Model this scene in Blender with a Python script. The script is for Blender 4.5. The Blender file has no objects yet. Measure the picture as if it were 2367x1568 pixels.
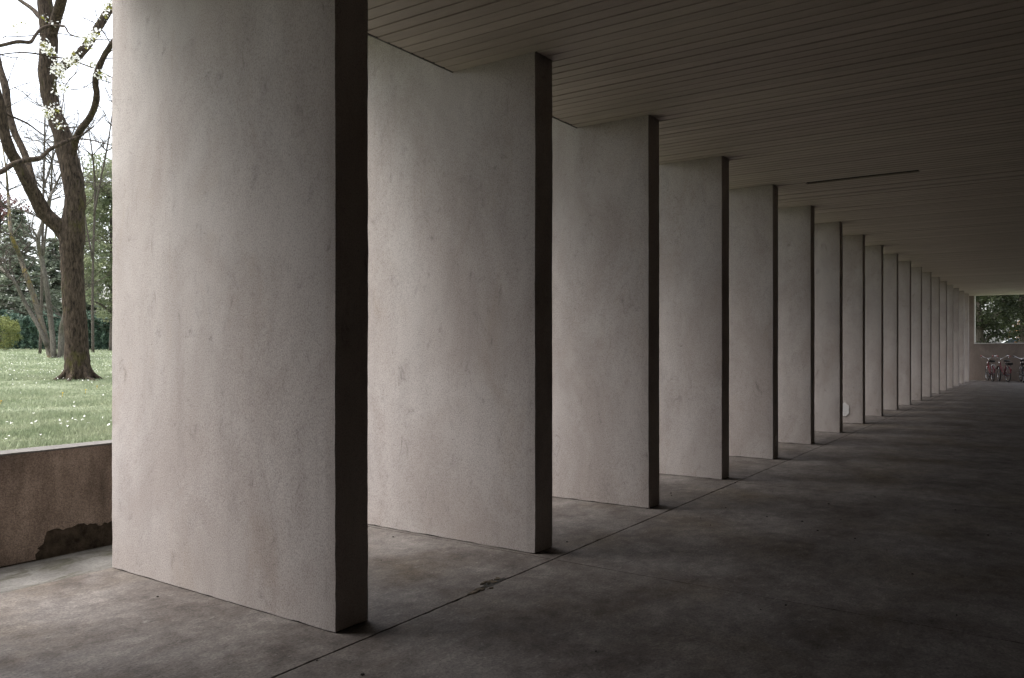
import bpy, bmesh, math, random
import numpy as np
from mathutils import Vector, Matrix

random.seed(7)
rng = np.random.default_rng(7)
R = math.radians

# ------------------------------------------------------------------ camera, sky, sun, exposure
scene = bpy.context.scene
col = scene.collection
YAW = 34.53                      # degrees the view is turned from the arcade's axis (+X) towards the garden (+Y)
F = 1845.0 / 2367.0              # focal length / image width
EYE = 1.5
cam = bpy.data.cameras.new('camera')
cam.sensor_width = 36.0
cam.lens = 36.0 * F
cam.shift_y = 0.0059
cam.clip_start = 0.05
cam.clip_end = 5000
cam_o = bpy.data.objects.new('camera', cam)
col.objects.link(cam_o)
cam_o.location = (0, 0, EYE)
cam_o.rotation_euler = (R(90), 0, R(YAW - 90))
scene.camera = cam_o

world = bpy.data.worlds.new('World')
scene.world = world
world.use_nodes = True
wn, wl = world.node_tree.nodes, world.node_tree.links
wn.clear()
SUN_EL, SUN_AZ = R(64), R(124)   # azimuth measured from +X towards +Y
sky = wn.new('ShaderNodeTexSky')
sky.sky_type = 'NISHITA'
sky.sun_disc = False
sky.sun_elevation = SUN_EL
sky.sun_rotation = R(90) - SUN_AZ
sky.dust_density = 4.0
sky.air_density = 1.0
hsv = wn.new('ShaderNodeHueSaturation')     # overcast: the cloud layer takes the blue out
hsv.inputs['Saturation'].default_value = 0.36
bg = wn.new('ShaderNodeBackground')
bg.inputs['Strength'].default_value = 0.15
wo = wn.new('ShaderNodeOutputWorld')
wl.new(sky.outputs[0], hsv.inputs['Color'])
wl.new(hsv.outputs[0], bg.inputs['Color'])
wl.new(bg.outputs[0], wo.inputs['Surface'])

sun = bpy.data.lights.new('sun', 'SUN')
sun.energy = 1.25
sun.angle = R(50)
sun.color = (1.0, 0.97, 0.93)
sun_o = bpy.data.objects.new('sun', sun)
col.objects.link(sun_o)
sd = Vector((math.cos(SUN_EL) * math.cos(SUN_AZ), math.cos(SUN_EL) * math.sin(SUN_AZ), math.sin(SUN_EL)))
sun_o.rotation_euler = sd.to_track_quat('Z', 'Y').to_euler()
sun_o.location = (0, 20, 30)

scene.view_settings.view_transform = 'Standard'
scene.view_settings.look = 'None'
scene.view_settings.exposure = 1.86
scene.view_settings.gamma = 1.0
scene.view_settings.use_curve_mapping = False
scene.render.engine = 'CYCLES'
scene.cycles.max_bounces = 6
scene.cycles.diffuse_bounces = 4
scene.cycles.sample_clamp_indirect = 8

# ------------------------------------------------------------------ helpers
CT, ST = math.cos(R(YAW)), math.sin(R(YAW))
def at(px, py, d):
    """a point d metres deep along the view, read off the photograph (2367 px wide)"""
    r = (px - 1183.5) / 1845.0 * d
    u = (798.0 - py) / 1845.0 * d
    return Vector((d * CT + r * ST, d * ST - r * CT, EYE + u))

def tag(o, label=None, cat=None, group=None, kind=None):
    if label: o['label'] = label
    if cat: o['category'] = cat
    if group: o['group'] = group
    if kind: o['kind'] = kind
    return o

def empty(name, loc=(0, 0, 0), rz=0):
    o = bpy.data.objects.new(name, None)
    o.empty_display_size = 0.2
    o.location = loc
    o.rotation_euler = (0, 0, rz)
    col.objects.link(o)
    return o

def link(name, me, parent=None, loc=None, mat=None):
    o = bpy.data.objects.new(name, me)
    if mat is not None and not me.materials: me.materials.append(mat)
    col.objects.link(o)
    if parent is not None: o.parent = parent
    if loc is not None: o.location = loc
    return o

def mesh_np(name, V, Fa, mat=None, smooth=False):
    """V (n,3), Fa (m,k) all of k corners"""
    V = np.asarray(V, dtype=np.float32); Fa = np.asarray(Fa, dtype=np.int32)
    me = bpy.data.meshes.new(name)
    m, k = Fa.shape
    me.vertices.add(len(V)); me.vertices.foreach_set('co', V.ravel())
    me.loops.add(m * k); me.loops.foreach_set('vertex_index', Fa.ravel())
    me.polygons.add(m)
    me.polygons.foreach_set('loop_start', np.arange(0, m * k, k, dtype=np.int32))
    me.update(calc_edges=True)
    if smooth: me.polygons.foreach_set('use_smooth', np.ones(m, dtype=bool))
    if mat is not None: me.materials.append(mat)
    return me

class MB:
    def __init__(s): s.v = []; s.f = []; s.sm = []
    def add(s, vs, fs, smooth=False):
        b = len(s.v); s.v += [tuple(v) for v in vs]
        s.f += [tuple(b + i for i in f) for f in fs]; s.sm += [smooth] * len(fs); return s
    def box(s, x0, x1, y0, y1, z0, z1):
        vs = [(x0,y0,z0),(x1,y0,z0),(x1,y1,z0),(x0,y1,z0),(x0,y0,z1),(x1,y0,z1),(x1,y1,z1),(x0,y1,z1)]
        return s.add(vs, [(0,3,2,1),(4,5,6,7),(0,1,5,4),(1,2,6,5),(2,3,7,6),(3,0,4,7)])
    def tube(s, pts, rad, n=8, cap=True, jit=0.0):
        pts = [Vector(p) for p in pts]
        if not hasattr(rad, '__len__'): rad = [rad] * len(pts)
        vs, fs = [], []
        up = None
        for i, p in enumerate(pts):
            t = (pts[min(i+1, len(pts)-1)] - pts[max(i-1, 0)]).normalized()
            if up is None:
                up = t.orthogonal().normalized()
            up = (up - t * up.dot(t))
            up = up.normalized() if up.length > 1e-6 else t.orthogonal().normalized()
            w = t.cross(up)
            for k in range(n):
                a = 2 * math.pi * k / n
                rr = rad[i] * (1 + random.uniform(-jit, jit))
                vs.append(p + (up * math.cos(a) + w * math.sin(a)) * rr)
        for i in range(len(pts) - 1):
            for k in range(n):
                a, b = i*n + k, i*n + (k+1) % n
                fs.append((a, b, b + n, a + n))
        if cap:
            fs.append(tuple(range(n-1, -1, -1))); fs.append(tuple((len(pts)-1)*n + k for k in range(n)))
        return s.add(vs, fs, True)
    def ring(s, c, axis, Rr, r, n=28, m=6):
        c = Vector(c); axis = Vector(axis).normalized(); u = axis.orthogonal().normalized(); w = axis.cross(u)
        vs, fs = [], []
        for i in range(n):
            a = 2*math.pi*i/n; d = u*math.cos(a) + w*math.sin(a)
            for k in range(m):
                b = 2*math.pi*k/m
                vs.append(c + d*(Rr + r*math.cos(b)) + axis*(r*math.sin(b)))
        for i in range(n):
            for k in range(m):
                fs.append((i*m+k, ((i+1)%n)*m+k, ((i+1)%n)*m+(k+1)%m, i*m+(k+1)%m))
        return s.add(vs, fs, True)
    def ball(s, c, rx, ry, rz, n=12, m=8):
        vs, fs = [], []
        for j in range(m+1):
            ph = math.pi*j/m
            for i in range(n):
                a = 2*math.pi*i/n
                vs.append((c[0]+rx*math.sin(ph)*math.cos(a), c[1]+ry*math.sin(ph)*math.sin(a), c[2]+rz*math.cos(ph)))
        for j in range(m):
            for i in range(n):
                fs.append((j*n+i, (j+1)*n+i, (j+1)*n+(i+1)%n, j*n+(i+1)%n))
        return s.add(vs, fs, True)
    def prism(s, poly, y0, y1):
        """poly in xz, extruded along y"""
        n = len(poly)
        vs = [(x, y0, z) for x, z in poly] + [(x, y1, z) for x, z in poly]
        fs = [tuple(range(n)), tuple(range(2*n-1, n-1, -1))]
        fs += [(i, i+n, (i+1)%n+n, (i+1)%n) for i in range(n)]
        return s.add(vs, fs)
    def mesh(s, name, mat=None, fix=True):
        me = bpy.data.meshes.new(name); me.from_pydata(s.v, [], s.f)
        me.polygons.foreach_set('use_smooth', s.sm)
        if fix:
            bm = bmesh.new(); bm.from_mesh(me); bmesh.ops.recalc_face_normals(bm, faces=bm.faces); bm.to_mesh(me); bm.free()
        if mat is not None: me.materials.append(mat)
        return me
    def build(s, name, mat, parent=None, loc=None):
        return link(name, s.mesh(name, mat), parent, loc)

def smooth_path(pts, rad, step=3):
    """Catmull-Rom resampling of a path with radii"""
    P = [Vector(p) for p in pts]; out, ro = [], []
    for i in range(len(P)-1):
        p0, p1, p2, p3 = P[max(i-1,0)], P[i], P[i+1], P[min(i+2, len(P)-1)]
        for k in range(step):
            t = k/step
            out.append(0.5*((2*p1) + (p2-p0)*t + (2*p0-5*p1+4*p2-p3)*t*t + (3*p1-p0-3*p2+p3)*t**3))
            ro.append(rad[i]*(1-t) + rad[i+1]*t)
    out.append(P[-1]); ro.append(rad[-1])
    return out, ro

# ------------------------------------------------------------------ materials
class Mat:
    def __init__(s, name, rough=0.85, spec=0.3):
        s.m = bpy.data.materials.new(name); s.m.use_nodes = True
        s.t = s.m.node_tree; s.n = s.t.nodes; s.l = s.t.links
        s.b = s.n['Principled BSDF']; s.b.inputs['Roughness'].default_value = rough
        s.b.inputs['Specular IOR Level'].default_value = spec
        s.co = None
    def coords(s, rand=True):
        if s.co is None:
            tc = s.n.new('ShaderNodeTexCoord'); s.co = tc.outputs['Object']
            if rand:
                oi = s.n.new('ShaderNodeObjectInfo')
                mu = s.n.new('ShaderNodeMath'); mu.operation = 'MULTIPLY'; mu.inputs[1].default_value = 61.7
                s.l.new(oi.outputs['Random'], mu.inputs[0])
                ad = s.n.new('ShaderNodeVectorMath'); ad.operation = 'ADD'
                s.l.new(s.co, ad.inputs[0]); s.l.new(mu.outputs[0], ad.inputs[1]); s.co = ad.outputs[0]
        return s.co
    def world(s):
        g = s.n.new('ShaderNodeNewGeometry'); s.co = g.outputs['Position']; return s
    def noise(s, scale, detail=4, rough=0.55, stretch=None, dist=0.0):
        co = s.coords()
        if stretch:
            mp = s.n.new('ShaderNodeMapping'); mp.inputs['Scale'].default_value = stretch
            s.l.new(co, mp.inputs['Vector']); co = mp.outputs[0]
        x = s.n.new('ShaderNodeTexNoise'); x.inputs['Scale'].default_value = scale
        x.inputs['Detail'].default_value = detail; x.inputs['Roughness'].default_value = rough
        x.inputs['Distortion'].default_value = dist
        s.l.new(co, x.inputs['Vector']); return x.outputs['Fac']
    def voro(s, scale, stretch=None):
        co = s.coords()
        if stretch:
            mp = s.n.new('ShaderNodeMapping'); mp.inputs['Scale'].default_value = stretch
            s.l.new(co, mp.inputs['Vector']); co = mp.outputs[0]
        x = s.n.new('ShaderNodeTexVoronoi'); x.inputs['Scale'].default_value = scale
        s.l.new(co, x.inputs['Vector']); return x.outputs['Distance']
    def ramp(s, fac, stops):
        r = s.n.new('ShaderNodeValToRGB'); e = r.color_ramp.elements
        while len(e) < len(stops): e.new(0.5)
        for i, (p, c) in enumerate(stops):
            e[i].position = p; e[i].color = (c, c, c, 1) if not hasattr(c, '__len__') else (*c, 1)
        s.l.new(fac, r.inputs['Fac']); return r.outputs['Color']
    def mix(s, a, b, fac, mode='MIX'):
        x = s.n.new('ShaderNodeMix'); x.data_type = 'RGBA'; x.blend_type = mode
        for i, v in ((6, a), (7, b)):
            if hasattr(v, 'is_linked'): s.l.new(v, x.inputs[i])
            else: x.inputs[i].default_value = (*v, 1)
        if hasattr(fac, 'is_linked'): s.l.new(fac, x.inputs[0])
        else: x.inputs[0].default_value = fac
        return x.outputs[2]
    def color(s, c):
        if hasattr(c, 'is_linked'): s.l.new(c, s.b.inputs['Base Color'])
        else: s.b.inputs['Base Color'].default_value = (*c, 1)
        return s
    def bump(s, h, strength=0.3, dist=0.01):
        b = s.n.new('ShaderNodeBump'); b.inputs['Strength'].default_value = strength; b.inputs['Distance'].default_value = dist
        s.l.new(h, b.inputs['Height'])
        prev = s.b.inputs['Normal']
        if prev.is_linked: s.l.new(prev.links[0].from_socket, b.inputs['Normal'])
        s.l.new(b.outputs[0], s.b.inputs['Normal']); return s
    def rough(s, f):
        s.l.new(f, s.b.inputs['Roughness']); return s

def flat(name, c, rough=0.6, metal=0.0, var=0.15, scale=20):
    m = Mat(name, rough, 0.4)
    m.b.inputs['Metallic'].default_value = metal
    n = m.noise(scale, 4)
    m.color(m.mix(tuple(v*(1-var) for v in c), tuple(min(1, v*(1+var)) for v in c), n))
    m.bump(m.noise(scale*6, 3), 0.1, 0.002)
    return m.m

# plaster of the fins
def plaster(name, base, dirt):
    m = Mat(name, 0.92, 0.15)
    c = m.mix(dirt, base, m.ramp(m.noise(1.3, 6, 0.62, (1, 1, 0.7), 0.8), [(0.36, 0.0), (0.62, 1.0)]))
    c = m.mix(c, tuple(v*w for v, w in zip(dirt, (0.86, 0.78, 0.66))), m.ramp(m.noise(2.1, 6, 0.68, (1, 1, 0.55), 0.9), [(0.56, 0.0), (0.76, 0.4)]))
    streak = m.ramp(m.noise(3.2, 6, 0.68, (1, 1, 0.3), 0.7), [(0.34, 0.70), (0.58, 1.0)])
    c = m.mix(c, streak, 0.32, 'MULTIPLY')
    g = m.noise(150, 3, 0.75, (1, 1, 0.8))
    grain = m.ramp(g, [(0.33, 0.55), (0.52, 1.0), (0.72, 1.12)])
    c = m.mix(c, grain, 0.85, 'MULTIPLY')
    w = m.noise(10, 6, 0.78, (1, 1, 0.55), 0.9)
    wear = m.ramp(w, [(0.30, 0.4), (0.38, 0.85), (0.45, 1.0)])
    c = m.mix(c, wear, 0.6, 'MULTIPLY')
    pits = m.ramp(m.voro(22), [(0.045, 0.3), (0.08, 1.0)])
    pm = m.ramp(m.noise(5, 2), [(0.55, 0.0), (0.62, 1.0)])
    c = m.mix(c, m.mix(c, pits, 1.0, 'MULTIPLY'), pm)
    m.color(c)
    m.bump(g, 0.4, 0.004)
    m.bump(w, 0.25, 0.012)
    return m.m
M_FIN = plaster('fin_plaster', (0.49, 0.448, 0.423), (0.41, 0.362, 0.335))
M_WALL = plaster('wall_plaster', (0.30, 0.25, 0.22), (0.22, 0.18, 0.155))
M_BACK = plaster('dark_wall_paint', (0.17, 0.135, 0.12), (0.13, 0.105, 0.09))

# concrete floor
m = Mat('floor_concrete', 0.8, 0.25).world()
c = m.mix((0.056, 0.045, 0.039), (0.132, 0.118, 0.109), m.ramp(m.noise(1.6, 8, 0.72, (1, 1, 1), 0.3), [(0.36, 0), (0.63, 1)]))
c = m.mix(c, (0.10, 0.078, 0.052), m.ramp(m.noise(0.9, 5, 0.55), [(0.5, 0), (0.7, 0.55)]))
c = m.mix(c, m.ramp(m.noise(8, 7, 0.82, (1, 1.2, 1), 0.3), [(0.33, 0.5), (0.5, 1.0), (0.68, 1.5)]), 0.8, 'MULTIPLY')
fg = m.noise(70, 3, 0.75)
c = m.mix(c, m.ramp(fg, [(0.34, 0.5), (0.5, 1.0), (0.7, 1.4)]), 0.8, 'MULTIPLY')
c = m.mix(c, (0.23, 0.215, 0.20), m.ramp(m.noise(16, 5, 0.85, (0.7, 1.4, 1), 0.4), [(0.58, 0), (0.70, 0.6)]))
c = m.mix(c, m.ramp(m.voro(9), [(0.03, 0.2), (0.055, 1.0)]), m.ramp(m.noise(2.3, 2), [(0.5, 0), (0.58, 0.8)]), 'MULTIPLY')
m.color(c); m.bump(fg, 0.3, 0.004); m.bump(m.noise(5, 4), 0.2, 0.012)
m.rough(m.ramp(m.noise(3, 4), [(0.3, 0.62), (0.7, 0.88)]))
M_FLOOR = m.m
m = Mat('gutter_concrete', 0.9, 0.2).world()
c = m.mix((0.095, 0.09, 0.083), (0.155, 0.147, 0.138), m.ramp(m.noise(3, 6, 0.65), [(0.35, 0), (0.65, 1)]))
c = m.mix(c, (0.05, 0.047, 0.03), m.ramp(m.noise(2.2, 6, 0.7, (1, 2.5, 1), 0.8), [(0.45, 0), (0.62, 0.85)]))
c = m.mix(c, m.ramp(m.noise(50, 4, 0.7), [(0.36, 0.7), (0.5, 1.0), (0.7, 1.2)]), 0.8, 'MULTIPLY')
m.color(c); m.bump(m.noise(50, 5, 0.7), 0.4, 0.006)
M_GUTTER = m.m
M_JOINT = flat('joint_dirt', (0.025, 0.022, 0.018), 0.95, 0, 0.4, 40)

# ceiling boards
m = Mat('ceiling_board_paint', 0.55, 0.35)
oi = m.n.new('ShaderNodeObjectInfo')
c = m.mix((0.46, 0.395, 0.345), (0.53, 0.46, 0.405), oi.outputs['Random'])
c = m.mix(c, m.ramp(m.noise(1.6, 5, 0.6, (1, 0.5, 1)), [(0.3, 0.8), (0.6, 1.0)]), 0.7, 'MULTIPLY')
c = m.mix(c, m.ramp(m.noise(30, 4, 0.7, (1, 0.2, 1)), [(0.3, 0.85), (0.6, 1.03)]), 0.6, 'MULTIPLY')
m.color(c)
M_BOARD = m.m
M_DARK = flat('gap_shade', (0.02, 0.018, 0.016), 0.95)
M_SLAB = flat('slab_concrete', (0.30, 0.28, 0.25), 0.9, 0, 0.2, 4)
M_SOFFIT = flat('soffit_low_bounce', (0.13, 0.105, 0.085), 0.9, 0, 0.2, 4)  # unseen underside coloured dark to cut bounced light on the fin tops
M_TRIM = flat('trim_metal', (0.10, 0.095, 0.085), 0.5, 0.3)
M_PATCH = flat('pale_patch_tone', (0.60, 0.59, 0.58), 0.8)  # pale disc low on one fin, lighter than the plaster around it
M_FRAME = flat('window_trim', (0.55, 0.53, 0.50), 0.6)

# low wall render
m = Mat('low_wall_render', 0.95, 0.1).world()
c = m.mix((0.29, 0.225, 0.18), (0.45, 0.36, 0.295), m.ramp(m.noise(2.2, 5, 0.6), [(0.3, 0), (0.7, 1)]))
c = m.mix(c, m.ramp(m.noise(3.6, 7, 0.68, (1, 1, 0.22)), [(0.36, 0.42), (0.6, 1.0)]), 0.85, 'MULTIPLY')
c = m.mix(c, m.ramp(m.noise(120, 5, 0.8), [(0.34, 0.4), (0.5, 1.0), (0.68, 1.7)]), 0.85, 'MULTIPLY')
m.color(c); m.bump(m.noise(70, 4, 0.75), 0.9, 0.01); m.bump(m.noise(14, 3), 0.3, 0.015)
M_RENDER = m.m
m = Mat('bare_concrete', 0.95, 0.1).world()
c = m.mix((0.03, 0.025, 0.018), (0.15, 0.12, 0.09), m.ramp(m.noise(9, 6, 0.7), [(0.35, 0), (0.7, 1)]))
m.color(c); m.bump(m.noise(30, 5, 0.7), 1.0, 0.02)
M_BARE = m.m
m = Mat('coping_concrete', 0.9, 0.2).world()
c = m.mix((0.09, 0.083, 0.075), (0.15, 0.14, 0.13), m.ramp(m.noise(8, 6, 0.7), [(0.3, 0), (0.7, 1)]))
c = m.mix(c, (0.1, 0.1, 0.06), m.ramp(m.noise(14, 5, 0.7), [(0.6, 0), (0.72, 0.6)]))
m.color(c); m.bump(m.noise(60, 4, 0.7), 0.4, 0.005)
M_COPING = m.m

# grass, earth
m = Mat('lawn_soil', 0.95, 0.1).world()
c = m.mix((0.17, 0.20, 0.125), (0.27, 0.30, 0.20), m.ramp(m.noise(1.2, 6, 0.65), [(0.3, 0), (0.7, 1)]))
c = m.mix(c, (0.24, 0.23, 0.14), m.ramp(m.noise(6, 6, 0.7), [(0.52, 0), (0.72, 0.7)]))
m.color(c); m.bump(m.noise(40, 5, 0.8), 1.0, 0.04)
M_LAWN = m.m
def leaf_mat(name, c1, c2, scale=3.0, trans=0.35):
    m = Mat(name, 0.7, 0.25).world()
    n = m.noise(scale, 3, 0.6)
    n2 = m.noise(scale*14, 1)
    c = m.mix(c1, c2, m.ramp(n, [(0.35, 0), (0.65, 1)]))
    c = m.mix(c, m.ramp(n2, [(0.35, 0.7), (0.65, 1.25)]), 0.8, 'MULTIPLY')
    m.color(c)
    tr = m.n.new('ShaderNodeBsdfTranslucent'); m.l.new(c, tr.inputs['Color'])
    mx = m.n.new('ShaderNodeMixShader'); mx.inputs[0].default_value = trans
    out = m.n['Material Output']
    m.l.new(m.b.outputs[0], mx.inputs[1]); m.l.new(tr.outputs[0], mx.inputs[2]); m.l.new(mx.outputs[0], out.inputs['Surface'])
    return m.m
M_BLADE = leaf_mat('grass_blade', (0.20, 0.245, 0.145), (0.33, 0.36, 0.24), 1.5, 0.3)
M_PETAL = leaf_mat('blossom_white', (0.78, 0.78, 0.74), (0.85, 0.85, 0.82), 5, 0.4)
M_YOUNG = leaf_mat('young_leaf', (0.16, 0.17, 0.03), (0.22, 0.20, 0.05), 5, 0.4)
M_YELLOW = leaf_mat('dandelion_yellow', (0.6, 0.42, 0.04), (0.7, 0.5, 0.06), 5, 0.3)
M_HEDGE = leaf_mat('hedge_leaf', (0.045, 0.08, 0.06), (0.10, 0.15, 0.11), 1.5, 0.2)
M_CEDAR = leaf_mat('cedar_needle', (0.12, 0.145, 0.105), (0.26, 0.285, 0.215), 0.8, 0.2)
M_PALE = leaf_mat('spring_leaf', (0.16, 0.195, 0.115), (0.28, 0.30, 0.18), 0.9, 0.4)
M_BUSH = leaf_mat('bush_leaf', (0.13, 0.155, 0.05), (0.22, 0.235, 0.09), 2.0, 0.35)
M_PLUM = leaf_mat('plum_leaf', (0.10, 0.045, 0.05), (0.16, 0.085, 0.08), 1.5, 0.35)
M_DEEP = leaf_mat('deep_leaf', (0.014, 0.02, 0.009), (0.042, 0.052, 0.022), 1.2, 0.25)
M_RUST = leaf_mat('rust_leaf', (0.20, 0.075, 0.02), (0.30, 0.15, 0.04), 1.2, 0.35)

def bark(name, c1, c2, moss=None, mossamt=(0.55, 0.7), sc=1.0):
    m = Mat(name, 0.95, 0.1).world()
    ridg = m.noise(26*sc, 6, 0.72, (1, 1, 0.25), 0.5)
    c = m.mix(c1, c2, m.ramp(ridg, [(0.36, 0), (0.62, 1)]))
    if moss:
        c = m.mix(c, moss, m.ramp(m.noise(2.4*sc, 6, 0.72, (1, 1, 0.5)), [(mossamt[0], 0), (mossamt[1], 0.9)]))
    m.color(c); m.bump(ridg, 1.0, 0.05); m.bump(m.noise(60*sc, 3), 0.4, 0.01)
    return m.m
M_BARK = bark('bark_dark', (0.014, 0.0115, 0.009), (0.095, 0.072, 0.053), (0.07, 0.07, 0.016), (0.56, 0.72))
M_BARK2 = bark('bark_pale', (0.075, 0.068, 0.055), (0.17, 0.155, 0.13), (0.16, 0.13, 0.05), (0.62, 0.75))
M_LICHEN = bark('bark_lichen', (0.09, 0.08, 0.06), (0.18, 0.16, 0.13), (0.25, 0.19, 0.055), (0.48, 0.62))
M_BARK3 = bark('bark_grey', (0.05, 0.042, 0.034), (0.12, 0.105, 0.09))

# ------------------------------------------------------------------ the arcade
H = 3.6                      # ceiling height
FX0, STEP, TH = 2.897, 1.912, 0.245
FY0, FY1 = 3.108, 5.265      # inner and outer end of a fin
CY = 3.86                    # outer edge of the boarded ceiling
ENDX = 39.3
BACKY = -6.5
NEARX = -9.0
UP = 4.12                     # unseen soffit over the outer strip, set low to shade the fin tops
LIGHT_GAP_X, LIGHT_GAP_Y = 34.6, 0.95      # unseen opening cut through roof and back wall, added to brighten the end
BW = STEP / 16               # ceiling board module

# floor: slabs with open joints on a bed of dirt
floor = empty('floor'); tag(floor, kind='structure')
MB().box(NEARX-6, ENDX+0.3, BACKY, 5.96, -0.35, -0.03).build('joint_bed', M_JOINT, floor)
JX = FX0 + STEP - 0.045
def slab_mesh(x0, x1, y0, y1, z=0.0, rag=0.004):
    """thin slab with slightly broken arrises"""
    n = max(2, int((x1-x0)/0.06)); k = max(2, int((y1-y0)/0.06))
    ring = [(x0 + (x1-x0)*i/n, y0) for i in range(n)] + [(x1, y0 + (y1-y0)*i/k) for i in range(k)] \
         + [(x1 - (x1-x0)*i/n, y1) for i in range(n)] + [(x0, y1 - (y1-y0)*i/k) for i in range(k)]
    cx, cy = (x0+x1)/2, (y0+y1)/2
    out = []
    for x, y in ring:
        j = abs(random.gauss(0, rag*0.35)) + (random.uniform(0, rag*2) if random.random() < 0.06 else 0)
        out.append((x - math.copysign(j, x-cx)*(abs(x-cx) > (x1-x0)*0.499), y - math.copysign(j, y-cy)*(abs(y-cy) > (y1-y0)*0.499)))
    N = len(out)
    vs = [(x, y, z) for x, y in out] + [(x, y, z-0.06) for x, y in out]
    fs = [tuple(range(N))] + [(i, i+N, (i+1) % N+N, (i+1) % N) for i in range(N)]
    me = bpy.data.meshes.new('floor_slab'); me.from_pydata(vs, [], fs); me.materials.append(M_FLOOR); return me
jx = JX - 4*2*STEP
while jx < ENDX:
    a, b = jx, min(jx + 2*STEP, ENDX+0.1)
    link('floor_slab', slab_mesh(a+0.003, b-0.003, 2.935, 5.27), floor)
    link('floor_slab', slab_mesh(a+0.003, b-0.003, -0.9, 2.925), floor)
    link('floor_slab', slab_mesh(a+0.003, b-0.003, BACKY, -0.91), floor)
    jx += 2*STEP
MB().box(NEARX-6, ENDX, 5.274, 5.962, -0.1, -0.022).build('gutter_strip', M_GUTTER, floor)

# broken joint edge: loose flakes in a shallow scar
fl = MB()
for i in range(30):
    t = random.random()
    cx = 4.02 + 0.62*(t-0.5)*0.62; cy = 2.93 + random.gauss(0, 0.016) + (0.035 if t > 0.45 else 0.0)
    s = random.uniform(0.006, 0.03)
    a = random.random()*6.3
    n = random.choice((4, 5, 6))
    poly = [(cx + s*random.uniform(0.5, 1)*math.cos(a+6.283*k/n)*1.3, cy + s*random.uniform(0.4, 0.8)*math.sin(a+6.283*k/n)) for k in range(n)]
    h = random.uniform(0.002, 0.008)
    vs = [(x, y, 0.0) for x, y in poly] + [(x*0.98+cx*0.02, y*0.98+cy*0.02, h*random.uniform(0.6, 1.2)) for x, y in poly]
    fl.add(vs, [tuple(range(n, 2*n))] + [(k, (k+1) % n, (k+1) % n+n, k+n) for k in range(n)])
sc = MB(); N = 26
pl = []
for k in range(N):
    an = 6.283*k/N; w_ = random.uniform(0.6, 1.1)
    pl.append((4.03 + 0.20*w_*math.cos(an), 2.945 + 0.035*w_*math.sin(an) + 0.05*w_*math.cos(an)*0.35))
sc.add([(x, y, 0.0012) for x, y in pl], [tuple(range(N))])
so_ = sc.build('joint_scar', M_JOINT, floor)
o = fl.build('concrete_flakes', M_BARE); tag(o, 'loose dark concrete flakes along the broken floor joint', 'rubble', kind='stuff')

# bits of dry litter on the floor
lt = MB(); random.seed(3)
for i in range(70):
    cx, cy = random.uniform(0.6, 9), random.uniform(0.3, 5.1)
    if any(FX0+STEP*k-0.05 < cx < FX0+STEP*k+TH+0.05 for k in range(-1, 5)) and cy > 3.05: continue
    s_ = random.uniform(0.004, 0.016); n = random.choice((4, 5, 6)); a = random.random()*6.3
    pp = [(cx + s_*random.uniform(0.5, 1)*math.cos(a+6.283*k/n), cy + s_*random.uniform(0.4, 0.9)*math.sin(a+6.283*k/n)) for k in range(n)]
    lt.add([(x, y, 0.0005) for x, y in pp] + [(x*0.8+cx*0.2, y*0.8+cy*0.2, s_*0.5) for x, y in pp], [tuple(range(n, 2*n))] + [(k, (k+1) % n, (k+1) % n+n, k+n) for k in range(n)])
o = lt.build('floor_litter', M_JOINT); tag(o, 'tiny dark crumbs and leaf bits scattered over the concrete floor', 'litter', kind='stuff')

# fins
def fin_mesh(seed):
    rs = random.Random(seed)
    nx, ny, nz = 4, 30, 60
    x1, y1, z1 = TH, FY1-FY0, UP+0.02
    V, idx, Fs = [], {}, []
    g = np.random.default_rng(seed)
    ph = g.uniform(0, 6.28, 8)
    def wob(a, b, k): return 0.0012*math.sin(a*2.3+ph[k]) + 0.0008*math.sin(b*3.1+ph[k+1]) + 0.0004*math.sin(a*7+b*5+ph[k+2])
    def vert(i, j, k):
        key = (i, j, k)
        if key in idx: return idx[key]
        x, y, z = x1*i/nx, y1*j/ny, z1*k/nz
        if k == 0: z = 0.004 + abs(rs.gauss(0, 0.0026))
        dx = wob(y, z, 0) if i in (0, nx) else 0
        dy = wob(x*4, z, 3) + rs.gauss(0, 0.0004) if j in (0, ny) else 0
        if i in (0, nx) and j in (0, ny):
            dx += (0.003 if i == 0 else -0.003) + rs.gauss(0, 0.001); dy += (0.003 if j == 0 else -0.003)
        idx[key] = len(V); V.append((x+dx, y+dy, z)); return idx[key]
    for j in range(ny):
        for k in range(nz):
            Fs.append((vert(0,j,k), vert(0,j,k+1), vert(0,j+1,k+1), vert(0,j+1,k)))
            Fs.append((vert(nx,j,k), vert(nx,j+1,k), vert(nx,j+1,k+1), vert(nx,j,k+1)))
    for i in range(nx):
        for k in range(nz):
            Fs.append((vert(i,0,k), vert(i+1,0,k), vert(i+1,0,k+1), vert(i,0,k+1)))
            Fs.append((vert(i,ny,k), vert(i,ny,k+1), vert(i+1,ny,k+1), vert(i+1,ny,k)))
        for j in range(ny):
            Fs.append((vert(i,j,0), vert(i,j+1,0), vert(i+1,j+1,0), vert(i+1,j,0)))
    me = bpy.data.meshes.new('fin'); me.from_pydata(V, [], Fs); me.materials.append(M_FIN); return me
fin_meshes = [fin_mesh(s) for s in range(5)]
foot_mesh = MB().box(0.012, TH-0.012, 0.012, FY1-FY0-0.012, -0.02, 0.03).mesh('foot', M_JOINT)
ORD = ['first', 'second', 'third', 'fourth', 'fifth', 'sixth', 'seventh', 'eighth', 'ninth', 'tenth', 'eleventh', 'twelfth',
       'thirteenth', 'fourteenth', 'fifteenth', 'sixteenth', 'seventeenth', 'eighteenth', 'nineteenth']
NF = 19
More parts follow.
